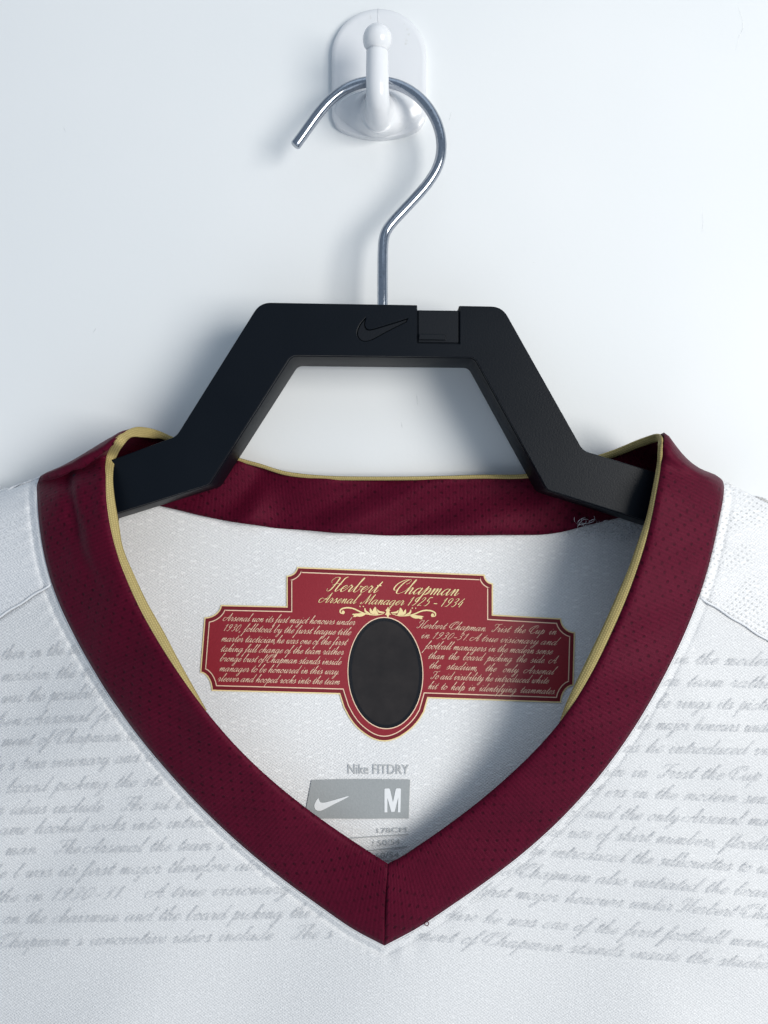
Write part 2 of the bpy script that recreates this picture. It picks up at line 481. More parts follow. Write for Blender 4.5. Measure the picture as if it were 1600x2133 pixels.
def front_row(i, r, left):
    yo = y_front(r[2], r[3]) - .0014
    yi = min(yo, y_front(*r[:2]) if i < 3 else yo) - lift_at(i, left)
    yi = max(yi, -.0195)
    m = ((r[0]+r[2])/2, (r[1]+r[3])/2, (yi+yo)/2 - .0006)
    return [r[0], r[1], yi, *m, r[2], r[3], yo]
left_rows = [front_row(i, r, True) for i, r in enumerate(L)]
right_rows = [front_row(i, r, False) for i, r in enumerate(Rr)]
left_top = [[240,917,-.0085, 166,966,-.002, 84,994,.007], [266,896,-.003, 184,948,.005, 92,994,.013],
            [304,891,.008, 218,952,.016, 130,1010,.020], [340,903,.017, 290,965,.0225, 250,1035,.0245], [400,926,.0232, 385,1000,.0240, 365,1061,.0245]]
back = []
for a in [(450,942,430,1077),(502,958,502,1090),(545,970,552,1096),(590,985,600,1101),(640,991,650,1106),(700,995,705,1110),(800,996,800,1114),
          (900,995,900,1115),(1000,992,1000,1115),(1100,990,1090,1114),(1170,974,1161,1110),(1222,960,1222,1094)]:
    mx, my = (a[0]+a[2])/2, (a[1]+a[3])/2
    back.append([a[0], a[1], .0242, mx, my, .0247 + .0009*math.sin(a[0]/41.0), a[2], a[3], .0241])
right_top = [[1269,945,.0232, 1280,1010,.0242, 1292,1078,.0245], [1330,920,.0165, 1376,990,.0222, 1400,1050,.0245],
             [1372,906,.004, 1422,968,.013, 1480,1008,.020], [1384,903,-.005, 1430,960,.003, 1494,995,.012], [1382,930,-.0095, 1442,978,-.004, 1506,1006,.006]]
ring = left_rows + left_top + back + right_top + right_rows[::-1]
NF = len(left_rows)
fine = cr(ring, 8)
NV = 15
surf = []
for q in fine:
    a, m, b = Vector(q[0:3]), Vector(q[3:6]), Vector(q[6:9])
    rowp = []
    for j in range(NV):
        v = j/(NV - 1)
        p = a*(2*(v-.5)*(v-1)) + m*(4*v*(1-v)) + b*(2*v*(v-.5))
        rowp.append(P(p[0], p[1], p[2]))
    surf.append(rowp)
# creases: soft folds across the band (real relief)
def crease(i, j):
    u = i/8.0; v = j/(NV-1); d = 0
    d += .0015*math.exp(-((v - .50 - .03*(u-15))/.060)**2)*smooth(11.5, 15, u)*smooth(18.6, 16.5, u)       # tuck on one shoulder
    d -= .0008*math.exp(-((v - .34 - .03*(u-15))/.10)**2)*smooth(11.5, 15, u)*smooth(19, 17, u)
    d += .0006*math.sin(u*1.7 + v*4)*math.sin(u*.9 + 1)*smooth(2, 5, u)*smooth(0, .3, v)*smooth(1, .7, v)
    d += .0015*math.sin(v*6 + u*1.9 + .8*math.sin(u*1.3))*smooth(22, 24, u)*smooth(36, 33, u)
    return d
nrm = []
for i in range(len(surf)):
    rn = []
    for j in range(NV):
        du = surf[min(i+1, len(surf)-1)][j] - surf[max(i-1, 0)][j]
        dv = surf[i][min(j+1, NV-1)] - surf[i][max(j-1, 0)]
        nn = dv.cross(du)
        rn.append(nn.normalized() if nn.length > 1e-12 else Vector((0, -1, 0)))
    nrm.append(rn)
if nrm[60][7].y > 0:
    nrm = [[-x for x in r] for r in nrm]
verts, uvs = [], []
ulen = 0; H = .00095
nc = 2*NV
for i in range(len(surf)):
    if i: ulen += (surf[i][7] - surf[i-1][7]).length
    for side in (1, -1):
        js = range(NV) if side == 1 else range(NV-1, -1, -1)
        for j in js:
            v = j/(NV-1)
            h = H*math.sqrt(max(.0, 1 - (1 - min(1, v/.07))**2)) * (1 - .75*smooth(.9, 1.0, v))
            if v == 0: h = H*.15
            base = surf[i][j] - nrm[i][j]*crease(i, j)
            verts.append(base + nrm[i][j]*h*side)
            uvs.append((ulen, (surf[i][j] - surf[i][NV-1]).length))
faces = grid_faces(len(surf), nc, True)
faces.append(tuple(range(nc))); faces.append(tuple(range((len(surf)-1)*nc, len(surf)*nc)))
collar = mesh_obj('collar', verts, faces, M_collar, uvs=uvs); recalc(collar); child(collar, jersey)

def collar_inner_y(px, py):       # depth of the collar's inner edge nearest to a pixel
    best = min(fine, key=lambda q: (q[0]-px)**2 + (q[1]-py)**2)
    return best[2]

# ---- gold tape inside the collar's edge
pip = [(427,1482,429,1480),(400,1447,404,1435),(360,1390,372,1377),(323,1331,341,1317),(290,1272,307,1257),(262,1210,279,1198),(239,1157,256,1142),
       (225,1097,247,1090),(216,1035,238,1035),(214,990,235,990),(221,950,242,953),(239,915,256,928),(262,898,273,911),(284,890,297,911),(310,892,317,913),(335,900,337,914),
       (365,913,366,925),(420,931,421,937),(502,956,503,962),(545,968,546,974),(590,982,591,988),(640,989,640,995),(700,993,700,999),(800,994,800,999.5),(900,993,900,998.5),
       (1000,990,1000,996),(1100,988,1100,995),(1180,968,1182,978),(1269,941,1274,954),(1330,916,1335,931),(1366,904,1369,920),(1379,912,1372,926),(1379,940,1371,945),
       (1377,968,1369,972),(1370,1022,1359,1025),(1361,1079,1347,1079),(1347,1130,1330,1128),(1329,1190,1310,1184),(1305,1253,1283,1246),(1281,1307,1259,1300),
       (1253,1368,1229,1362),(1224,1424,1201,1420),(1196,1472,1179,1468),(1168,1520,1165,1512)]
rowsp = []
for a, b, c_, d_ in pip:
    y = collar_inner_y(a, b)
    yb = y + (.0020 if y < .01 else -.0012)
    if y < .01: yi = y + .0004
    else: yi = y - .0012
    rowsp.append([a, b, yi, c_, d_, yb])
fp = cr(rowsp, 6)
verts, uvs = [], []; ulen = 0; prev = None
for i, q in enumerate(fp):
    A, B = P(*q[:3]), P(*q[3:])
    if prev is not None: ulen += (A - prev).length
    prev = A
    for k in range(7):
        v = k/6; p = A.lerp(B, v); p.y -= .0006*math.sin(math.pi*v)
        verts.append(p); uvs.append((ulen, (A - B).length*v))
gold = mesh_obj('piping', verts, grid_faces(len(fp), 7), M_gold, uvs=uvs)
gold.parent = collar
recalc(gold); solidify(gold, .0006, 0)

# ---- shirt panels radiating from the collar's outer edge
def outer_pts(rws, n):            # dense outer edge
    return [(q[6], q[7]) for q in cr(rws, n)]
dist_px = [-14, -6, 0, 2, 4, 6, 8, 10, 13, 16, 19, 21, 23, 25, 28, 32, 38, 46, 56, 68, 82, 98, 116, 136, 158, 182, 208, 236, 268, 304, 344, 390, 440, 500, 570, 650, 750, 880, 1050, 1300, 1700, 2200, 2800]
def radial_panel(name, edge, bound, mat, yfun, stitch=True, back=False):
    verts, uvs = [], []
    nr = len(edge); cols = len(dist_px)
    for (ex, ey), (bx, by) in zip(edge, bound):
        dx, dy = bx - ex, by - ey; Ln = math.hypot(dx, dy); dx /= Ln; dy /= Ln
        for dpx in dist_px:
            dd = dpx if dpx < 116 else 116 + (dpx - 116)*(Ln - 116)/(2800 - 116)
            px, py = ex + dx*dd, ey + dy*dd
            y = yfun(px, py)
            if stitch:
                y -= .0006*math.exp(-((dd - 6)/6.5)**2) ; y += .0004*math.exp(-((dd - 20)/5)**2)
                y += .0004*math.sin(ex*.21 + ey*.17)*math.exp(-(dd/45)**2)*smooth(6, 22, dd)      # puckering
                if dd < 0: y += .0010
            p = P(px, py, y); verts.append(p)
            uvs.append(((px - 800)*S, -py*S))
    o = mesh_obj(name, verts, grid_faces(nr, cols), mat, uvs=uvs)
    return o
BL, BR, BB = -514, 2114, 4650
# front body: rows V .. seam on both sides
kl, kr = 13, 13
eL = outer_pts(left_rows[:kl+1], 8); eR = outer_pts(right_rows[:kr+1], 8)
def body_bound(edge, sx):
    out = []; n = len(edge)
    for i in range(n):
        f = i/(n-1)
        xb = BL if sx < 0 else BR
        ys = 1612 if sx < 0 else 1660
        if f < .5: out.append((800 + (xb - 800)*(f/.5), BB))
        else: out.append((xb, BB + (ys - BB)*((f - .5)/.5)**.8))
    return out
bl, br_ = body_bound(eL, -1), body_bound(eR, 1)
front = radial_panel('front_panel', eL[::-1] + eR[1:], bl[::-1] + br_[1:], M_body, y_front)
recalc(front); solidify(front, .0005); child(front, jersey)
# sleeves (raglan): from the seam row up to the shoulder line
def sleeve(rws, top, sx, mat):
    seq = rws[kl:] + top[:2]
    e = outer_pts(seq, 6); n = len(e)
    if sx < 0: bnd = cr([(BL, 1612), (-700, 1640), (-860, 1560), (-930, 1440), (-960, 1345)], max(1, (n-1)//4 + 1))
    else: bnd = cr([(BR, 1660), (2290, 1720), (2440, 1680), (2520, 1580), (2560, 1530)], max(1, (n-1)//4 + 1))
    bb = []
    for i in range(n):
        f = i/(n-1)*(len(bnd)-1); k = min(int(f), len(bnd)-2); t = f - k
        bb.append((bnd[k][0]*(1-t) + bnd[k+1][0]*t, bnd[k][1]*(1-t) + bnd[k+1][1]*t))
    o = radial_panel('sleeve', e, bb, mat, lambda a, b: y_front(a, b) - .0004)
    recalc(o); solidify(o, .0005); return child(o, jersey), e, bb
sl1, e1, b1 = sleeve(left_rows, left_top, -1, M_mesh2)
sl2, e2, b2 = sleeve(right_rows, right_top[::-1], 1, M_mesh)
# raglan seams: raised ridge beside a stitched line
for (p0, p1) in ((e1[0], b1[0]), (e2[0], b2[0])):
    pts = []
    for k in range(60):
        f = k/59; a = p0[0] + (p1[0]-p0[0])*f; b = p0[1] + (p1[1]-p0[1])*f
        pts.append(P(a, b - 1 + 1.2*math.sin(k*1.3), y_front(a, b) - .0006))
    child(tube('shoulder_seam', pts, .00042, M_seam, None, 8), jersey)

# ---- back panel with the inside of the neck
verts, uvs = [], []
xs = [BL + (BR - BL)*i/150 for i in range(151)]
low = cr([(84, 1040), (240, 1030), (365, 1055), (430, 1070), (502, 1083), (600, 1094), (705, 1103), (800, 1107), (900, 1108), (1000, 1108), (1090, 1106), (1161, 1102), (1222, 1086), (1300, 1072), (1400, 1045), (1502, 1030)], 8)
def top_of_back(x):
    if x < 84: return sil(x) + 52*smooth(0, 84, x)
    if x > 1502: return sil(x) + 38*smooth(1600, 1502, x)
    k = min(range(len(low)), key=lambda i: abs(low[i][0] - x)); return low[k][1]
nrw = 70
for r in range(nrw):
    f = r/(nrw - 1); f = f*f*.75 + f*.25
    for x in xs:
        t = top_of_back(x); py = t + (BB - t)*f
        verts.append(P(x, py, y_back(x, py))); uvs.append(((x - 800)*S, -py*S))
backp = mesh_obj('back_panel', verts, grid_faces(nrw, len(xs)), M_back, uvs=uvs)
recalc(backp); solidify(backp, .0005, 1.0); child(backp, jersey)
def bsmooth(px, py): return y_back(px, py)

# overlock ridge along the collar's outer edge
for e, par in ((eL[::-1] + eR[1:], jersey),):
    pts = [P(a, b, y_front(a, b) - .0012) for a, b in e]
    child(tube('neckline_seam', pts, .00036, M_seam, None, 8), jersey)

# loose overlock threads where the back collar meets the shoulder
verts, faces = [], []
for k in range(70):
    x0, y0 = random.uniform(1205, 1345), random.uniform(1088, 1118)
    c = [(x0, y0)]
    a = random.uniform(0, 6.28)
    for j in range(5):
        a += random.uniform(.2, 1.3)*(1 if k % 2 else -1); c.append((c[-1][0] + 8*math.cos(a), c[-1][1] + 6*math.sin(a)))
    c = cr(c, 4); hw = .42
    o = len(verts)
    for i, (a_, b_) in enumerate(c):
        y = .0215 + .0006*math.sin(i*.7 + k)
        verts += [P(a_ - hw, b_ - hw, y), P(a_ + hw, b_ + hw, y), P(a_, b_, y + .0003)]
    for i in range(len(c) - 1):
        q = o + 3*i
        faces += [(q, q+1, q+4, q+3), (q+1, q+2, q+5, q+4), (q+2, q, q+3, q+5)]
lt = mesh_obj('loose_threads', verts, faces, M_thread); lt['kind'] = 'stuff'; child(lt, jersey)
# stray maroon loop by the seam
pts = [P(889 + 4*math.cos(a/8*6.28 + 2), 1924 + 4.5*math.sin(a/8*6.28 + 2), y_front(889, 1924) - .0022) for a in range(9)]
child(tube('stray_thread', cr([tuple(p) for p in pts], 3), .00016, M_collar, None, 6), jersey)

# ------------------------------------------------------------------ lettering: pointed-pen script drawn from strokes
bowl = [(.78,.85),(.5,1),(.18,.75),(.1,.3),(.28,0),(.55,.2),(.78,.7)]
ex_ = [(.88,0),(1.05,.12),(1.2,.45)]
asc = [(0,.45),(.3,1.4),(.45,2.05),(.37,2.25),(.28,1.9)]
G = {
 'a': (1.2, [bowl, [(.8,1),(.78,.3)] + ex_]), 'd': (1.2, [bowl, [(.86,2.2),(.8,1),(.78,.3)] + ex_]),
 'b': (1.05, [asc + [(.25,.3),(.4,0),(.68,.1),(.8,.55),(.66,.95),(.85,.82),(1.05,.9)]]),
 'c': (.85, [[(.7,.8),(.6,.98),(.4,.95),(.15,.6),(.15,.2),(.35,0),(.6,.1),(.85,.45)]]),
 'e': (.8, [[(0,.4),(.4,.5),(.62,.78),(.48,1),(.22,.8),(.12,.4),(.3,0),(.55,.08),(.8,.45)]]),
 'f': (.7, [[(0,.45),(.3,1.2),(.52,2.0),(.43,2.25),(.3,1.9),(.25,.5),(.2,-1.0),(.12,-1.2),(.1,-.9),(.3,-.1),(.5,.1),(.7,.45)]]),
 'g': (1.2, [bowl, [(.8,1),(.78,-.6),(.6,-1.15),(.35,-1.0),(.5,-.5),(.9,-.1),(1.2,.45)]]),
 'h': (1.18, [asc + [(.25,0)], [(.25,0),(.4,.6),(.62,1),(.76,.85),(.76,.25),(.86,0),(1.02,.12),(1.18,.45)]]),
 'i': (.7, [[(0,.45),(.28,1),(.28,.25),(.4,0),(.55,.12),(.7,.45)], [(.3,1.55),(.34,1.42)]]),
 'j': (.7, [[(0,.45),(.3,1),(.3,-.6),(.15,-1.15),(-.1,-1),(.05,-.5),(.45,-.05),(.7,.45)], [(.32,1.55),(.36,1.42)]]),
 'k': (1.0, [asc + [(.25,0)], [(.25,.3),(.5,.9),(.72,.95),(.65,.6),(.35,.5),(.6,.4),(.7,0),(.88,.1),(1.0,.45)]]),
 'l': (.66, [asc + [(.25,.25),(.37,0),(.52,.12),(.66,.45)]]),
 'm': (1.52, [[(0,.45),(.2,.97),(.28,.85),(.28,0)],[(.28,0),(.42,.7),(.6,1),(.7,.82),(.7,0)],[(.7,0),(.84,.7),(1.02,1),(1.12,.85),(1.12,.25),(1.22,0),(1.38,.12),(1.52,.45)]]),
 'n': (1.12, [[(0,.45),(.2,.97),(.28,.85),(.28,0)],[(.28,0),(.42,.65),(.6,1),(.72,.85),(.72,.25),(.82,0),(.98,.12),(1.12,.45)]]),
 'o': (.9, [[(.45,1),(.2,.8),(.1,.35),(.3,0),(.6,.15),(.75,.6),(.6,.95),(.45,1),(.55,.8),(.9,.65)]]),
 'p': (1.0, [[(0,.45),(.25,1.25),(.28,.9),(.22,-1.2)], [(.25,.2),(.45,.85),(.65,1),(.8,.7),(.7,.2),(.5,0),(.38,.1)], [(.6,.02),(.85,.15),(1.0,.45)]]),
 'r': (.85, [[(0,.45),(.2,1.08),(.28,.95),(.45,.9),(.5,.75),(.45,.25),(.55,0),(.7,.12),(.85,.45)]]),
 's': (.8, [[(0,.45),(.35,1.1),(.4,.8),(.55,.35),(.45,.03),(.2,0),(.15,.15)],[(.45,.03),(.65,.2),(.8,.45)]]),
 't': (.7, [[(0,.45),(.3,1.2),(.4,1.75),(.3,1.0),(.28,.25),(.4,0),(.55,.12),(.7,.45)], [(.08,1.1),(.6,1.16)]]),
 'u': (1.18, [[(0,.45),(.25,1),(.25,.3),(.38,0),(.6,.2),(.78,.7)],[(.8,1),(.78,.3),(.88,0),(1.02,.12),(1.18,.45)]]),
 'v': (.95, [[(0,.45),(.2,.97),(.3,.85),(.32,.2),(.45,0),(.7,.3),(.78,.8),(.7,1),(.95,.85)]]),
 'w': (1.3, [[(0,.45),(.22,.97),(.28,.8),(.28,.25),(.4,0),(.6,.2),(.72,.9)],[(.72,.95),(.7,.25),(.82,0),(1.05,.3),(1.12,.8),(1.05,1),(1.3,.85)]]),
 'y': (1.15, [[(0,.45),(.25,1),(.25,.3),(.38,0),(.6,.2),(.78,.7)], [(.8,1),(.76,-.6),(.55,-1.15),(.32,-1),(.5,-.5),(.85,-.1),(1.15,.45)]]),
 'A': (1.6, [[(.25,.75),(0,1.0),(-.35,.75),(-.3,.2),(.1,.0),(.6,.6),(1.1,2.2)], [(1.1,2.2),(1.15,1),(1.15,.2),(1.28,0),(1.45,.12),(1.6,.45)], [(.45,.8),(1.3,.85)]]),
 'H': (1.65, [[(-.05,1.25),(-.3,1.6),(-.1,2.1),(.4,2.15),(.52,1.7),(.47,.5),(.3,.03),(-.02,.08),(-.08,.4)], [(1.45,2.3),(1.2,2.05),(1.12,1.2),(1.08,.3),(1.22,0),(1.42,.12),(1.65,.45)], [(.2,.95),(.7,1.2),(1.3,1.1)]]),
 'C': (1.3, [[(.78,1.5),(1.0,1.65),(1.08,2.05),(.82,2.22),(.42,1.85),(.2,1.0),(.3,.2),(.65,0),(1.0,.2),(1.3,.45)], [(.82,2.22),(.2,2.1),(-.35,1.5),(-.4,.8),(-.1,.5),(.25,.7)]]),
 'M': (1.85, [[(-.15,.4),(-.2,.05),(.1,.1),(.35,.9),(.55,2.15)],[(.55,2.15),(.65,1),(.75,.05)],[(.75,.05),(1.1,1.2),(1.45,2.15)],[(1.45,2.15),(1.42,1),(1.42,.25),(1.55,0),(1.7,.12),(1.85,.45)]]),
 'F': (1.15, [[(.0,1.5),(-.15,1.8),(.1,2.1),(.6,2.0),(1.1,2.1),(1.3,2.25)], [(.75,2.0),(.7,1.2),(.6,.3),(.35,0),(.05,.1),(.05,.4),(.25,.45)], [(.4,1.1),(.7,1.05),(1.0,1.25)]]),
 '1': (.8, [[(.12,1.3),(.45,1.9)],[(.45,1.9),(.45,1),(.45,0)]]),
 '9': (1.0, [[(.75,1.6),(.55,1.9),(.2,1.6),(.2,1.1),(.5,.9),(.75,1.3),(.78,1.7),(.72,.8),(.4,.05),(.1,.15)]]),
 '3': (1.0, [[(.15,1.6),(.45,1.9),(.75,1.6),(.6,1.15),(.35,1.0),(.7,.85),(.75,.4),(.45,0),(.1,.2)]]),
 '0': (1.05, [[(.5,1.9),(.15,1.4),(.12,.5),(.4,0),(.75,.5),(.8,1.4),(.5,1.9)]]),
 '2': (1.0, [[(.15,1.4),(.35,1.85),(.7,1.7),(.65,1.2),(.1,.05),(.4,.15),(.85,.05)]]),
 '5': (.95, [[(.3,1.85),(.22,1.05),(.55,1.15),(.75,.7),(.5,.05),(.1,.15)], [(.3,1.85),(.8,1.92)]]),
 '4': (1.0, [[(.55,1.9),(.1,.6),(.8,.6)],[(.65,1.2),(.58,0)]]),
 '.': (.5, [[(.12,.1),(.18,.0)]]), ',': (.5, [[(.2,.12),(.1,-.35)]]), '-': (.9, [[(.1,.6),(.75,.6)]]),
}
SL = .62
def script(name, text, p0, p1, xh, mat, yfun, off, parent, thin=.075, thick=.20, sp=.62, arc=0.0):
    """script lettering laid on a cloth surface along the line p0-p1 (fitted to its length)"""
    segs, cur = [], 0.0
    for ch in text:
        if ch == ' ': cur += sp; continue
        adv, strokes = G[ch]
        for st in strokes:
            pts = [(x + cur + SL*y, y) for x, y in st]
            segs.append(cr(pts, 5 if len(pts) > 2 else 4))
        cur += adv + (.18 if ch.isdigit() else 0)
    Ln = math.hypot(p1[0]-p0[0], p1[1]-p0[1]); kx = Ln/cur
    ux, uy = (p1[0]-p0[0])/Ln, (p1[1]-p0[1])/Ln
    verts, faces = [], []
    for s in segs:
        o = len(verts); n = len(s)
        q = [(x*kx, y*xh) for x, y in s]
        for i in range(n):
            a, b = q[max(i-1, 0)], q[min(i+1, n-1)]
            tx, ty = b[0]-a[0], b[1]-a[1]; l = math.hypot(tx, ty) or 1; tx /= l; ty /= l
            down = max(0.0, -ty)
            wd = xh*(thin + (thick - thin)*down**1.6)*.5
            if n <= 5 and abs(s[0][1]-s[-1][1]) < .2: wd = xh*thick*.42
            for sg in (1, -1):
                X, Y = q[i][0] - ty*wd*sg, q[i][1] + tx*wd*sg
                px = p0[0] + ux*X + uy*Y; py = p0[1] + uy*X - ux*Y + arc*4*(X/Ln)*(1 - X/Ln)
                verts.append(P(px, py, yfun(px, py) - off))
        for i in range(n-1): faces.append((o+2*i, o+2*i+1, o+2*i+3, o+2*i+2))
    ob = mesh_obj(name, verts, faces, mat, smooth_shade=False)
    ob.parent = parent
    return ob

def flat_shape(name, loop, mat, yfun, off, parent, hole=None):
    """a thin printed film following the cloth: outline in photo pixels, cut fine enough to follow the surface"""
    bm = bmesh.new()
    def ring(lp):
        vs_ = [bm.verts.new((a, b, 0)) for a, b in lp]
        return [bm.edges.new((vs_[i], vs_[(i+1) % len(vs_)])) for i in range(len(vs_))]
    ed = ring(loop)
    if hole: ed += ring(hole)
    bmesh.ops.triangle_fill(bm, use_beauty=True, edges=ed)
    # slice along a grid so the film bends with the cloth
    x0 = min(a for a, b in loop); x1 = max(a for a, b in loop); y0 = min(b for a, b in loop); y1 = max(b for a, b in loop)
    step = 22
    x = x0 + step*.53
    while x < x1:
        bmesh.ops.bisect_plane(bm, geom=bm.verts[:] + bm.edges[:] + bm.faces[:], plane_co=(x, 0, 0), plane_no=(1, 0, 0)); x += step
    y = y0 + step*.53
    while y < y1:
        bmesh.ops.bisect_plane(bm, geom=bm.verts[:] + bm.edges[:] + bm.faces[:], plane_co=(0, y, 0), plane_no=(0, 1, 0)); y += step
    for v in bm.verts: v.co = P(v.co.x, v.co.y, yfun(v.co.x, v.co.y) - off)
    bmesh.ops.recalc_face_normals(bm, faces=bm.faces)
    me = bpy.data.meshes.new(name); bm.to_mesh(me); bm.free(); me.materials.append(mat)
    me.polygons.foreach_set('use_smooth', [True]*len(me.polygons))
    o = bpy.data.objects.new(name, me); COL.objects.link(o); o.parent = parent
    return o

def inset(loop, d):
    n = len(loop); area_ = sum(loop[i][0]*loop[(i+1) % n][1] - loop[(i+1) % n][0]*loop[i][1] for i in range(n))
    sg = 1 if area_ > 0 else -1
    out = []
    for i in range(n):
        p, a, b = Vector(loop[i]), Vector(loop[i-1]), Vector(loop[(i+1) % n])
        e0 = (p - a).normalized(); e1 = (b - p).normalized()
        n0 = Vector((-e0.y, e0.x))*sg; n1 = Vector((-e1.y, e1.x))*sg
        m = n0 + n1
        k = max(.35, m.length_squared/2)
        out.append(tuple(p + m*(d/k)))
    return out

def concave(p, q, corner, n=7):   # quarter round bitten out of a corner
    c_ = Vector(corner); a = Vector(p) - c_; b = Vector(q) - c_
    return [tuple(c_ + a*math.cos(t) + b*math.sin(t)) for t in [math.pi/2*k/n for k in range(n + 1)]]
lab = []
lab += concave((597, 1199), (619, 1181), (598, 1180.5))
lab += concave((1010, 1197), (1027, 1215), (1028, 1197.5))
lab += [(1027, 1280)]
lab += concave((1169, 1288), (1198, 1317), (1198.5, 1289))
lab += concave((1195, 1428), (1169, 1464), (1195, 1464))
lab += [(892, 1454.5)]
lab += [tuple(p) for p in cr([(884, 1483), (872, 1502), (855, 1520), (830, 1537), (803, 1544.5), (776, 1539), (748, 1520), (730, 1499), (716, 1474)], 4)]
lab += [(707, 1446)]
lab += concave((441, 1439), (417, 1401), (417, 1438))
lab += concave((426, 1286), (460, 1260), (427, 1260))
lab += [(597, 1263)]
film = child(flat_shape('neck_print', inset(lab, 0), M_cream, bsmooth, .00040, None), jersey)
film['label'] = 'dark red cross-shaped heat transfer with cream border inside the neck'
flat_shape('dark_border', inset(lab, 2.6), M_reddark, bsmooth, .00050, film)
flat_shape('pale_outline', inset(lab, 10.0), M_pink, bsmooth, .00060, film)
flat_shape('red_field', inset(lab, 12.0), M_red, bsmooth, .00070, film)
def ell(cx, cy, a, b, n=64): return [(cx + a*math.cos(2*math.pi*k/n) + .02*b*math.sin(2*math.pi*k/n), cy + b*math.sin(2*math.pi*k/n)) for k in range(n)]
flat_shape('oval_outline', ell(803, 1402, 79, 117), M_pink, bsmooth, .00080, film)
flat_shape('oval_rim', ell(803, 1402, 77.2, 115), M_ovalrim, bsmooth, .00086, film)
flat_shape('oval_portrait_field', ell(803, 1402, 70, 108), M_oval, bsmooth, .00091, film)
T = .00085
script('lettering', 'Herbert   Chapman', (680, 1231), (952, 1241), 13.5, M_cream, bsmooth, T, film, .05, .22, .75)
script('lettering', 'Arsenal  Manager 1925 - 1934', (666, 1255), (962, 1265), 9.6, M_cream, bsmooth, T, film, .06, .19, .6)
left_txt = [('Arsenal uon its fust majct honours under', 466, 1293, 738, 1302), ('1930, follotoed by the furst league title', 463, 1314, 729, 1323),
            ('marter tactician,he was one of the first', 459, 1336, 720, 1344), ('taking full change of the team rather', 458, 1357, 714, 1364),
            ('bronge bust of Chapman stands inside', 456, 1377, 709, 1385), ('manager to be honoured in this way.', 455, 1398, 707, 1405), ('rleever and hooped rocks into the team', 452, 1419, 706, 1426)]
right_txt = [('Herbert  Chapman.  Frist  the  Cup  in', 868, 1308, 1157, 1322), ('in 1930-31. A true visionary and', 875, 1329, 1158, 1344),
             ('football managers in the modern sense', 884, 1351, 1149, 1363), ('than  the  board  picking  the  side.  A', 890, 1372, 1157, 1382),
             ('the   stadium,   the   only   Arsenal', 892, 1392, 1152, 1405), ('Fo aid visibility he introduced white', 896, 1414, 1141, 1424), ('kit  to  help  in  identifying  teammates.', 890, 1435, 1157, 1446)]
for tx, a, b, c_, d_ in left_txt + right_txt:
    script('lettering', tx, (a, b), (c_, d_), 7.6, M_pink, bsmooth, T, film, .07, .135, .55)
# ornament under the title: two mirrored scrolls and a centre leaf
def ornament():
    verts, faces = [], []
    def rib(pts, w0, w1):
        c = cr(pts, 6); o = len(verts); n = len(c)
        for i in range(n):
            a, b = c[max(i-1, 0)], c[min(i+1, n-1)]; tx, ty = b[0]-a[0], b[1]-a[1]; l = math.hypot(tx, ty) or 1
            f = i/(n-1); wd = (w0 + (w1-w0)*math.sin(math.pi*f))*.5
            for sg in (1, -1):
                px, py = c[i][0] - ty/l*wd*sg, c[i][1] + tx/l*wd*sg; verts.append(P(px, py, bsmooth(px, py) - T))
        for i in range(n-1): faces.append((o+2*i, o+2*i+1, o+2*i+3, o+2*i+2))
    for m in (-1, 1):
        def q(x, y): return (808 + m*x, 1274 + y + .033*m*x)
        rib([q(8, 4), q(25, 8), q(50, 5), q(72, -4), q(88, -5), q(98, -1), q(99, 5), q(94, 7), q(91, 3)], 1.2, 3.0)
        rib([q(6, 2), q(18, 1), q(22, -4)], 1, 4); rib([q(20, 6), q(27, 1), q(26, -9)], 1.5, 9); rib([q(24, 6), q(34, 2), q(37, -6)], 1, 6)
        rib([q(36, 6), q(46, 1), q(48, -6)], 1, 4); rib([q(44, 5), q(58, 9), q(74, 8)], 1.5, 7); rib([q(56, 5), q(66, 10), q(72, 13)], 1, 5)
        rib([q(90, 4), q(96, 5)], 3, 8); rib([q(50, -8), q(52, -10)], 1, 2.4); rib([q(57, -8), q(59, -10)], 1, 2.4)
    def q(x, y): return (808 + x, 1274 + y)
    rib([q(0, -9), q(0, 2), q(0, 13)], 1, 7); rib([q(-6, 6), q(0, 4), q(6, 6)], 1, 4); rib([q(-5, -2), q(0, -5), q(5, -2)], 1, 3)
    o = mesh_obj('ornament', verts, faces, M_cream, smooth_shade=False); o.parent = film
ornament()

# ---- grey size print
k2 = lambda pts: zoomed(pts, .1625, 620, 1580)
sizep = child(flat_shape('size_print', k2([(178, 278), (500, 268), (900, 266), (1442, 272), (1432, 520), (1424, 768), (900, 772), (400, 770), (90, 768), (112, 630)]), M_grey, bsmooth, .00040, None), jersey)
sizep['label'] = 'grey printed size block with white tick and letter M'
sw = cr([(268, 506), (236, 545), (217, 590), (217, 632), (240, 660), (285, 671), (340, 652), (450, 594), (560, 540), (656, 490)], 4)[:-1] + \
     cr([(656, 490), (640, 484), (560, 506), (450, 538), (370, 560), (318, 566), (284, 552), (268, 506)], 4)[:-1]
flat_shape('tick_logo', k2(sw), M_whiteprint, bsmooth, .00055, sizep)
flat_shape('size_letter', k2([(1113, 392), (1122, 384), (1172, 384), (1184, 394), (1222, 560), (1258, 394), (1268, 382), (1316, 382), (1325, 392), (1318, 690), (1285, 690), (1290, 500),
                              (1244, 682), (1200, 684), (1152, 505), (1150, 690), (1113, 690)]), M_whiteprint, bsmooth, .00055, sizep)
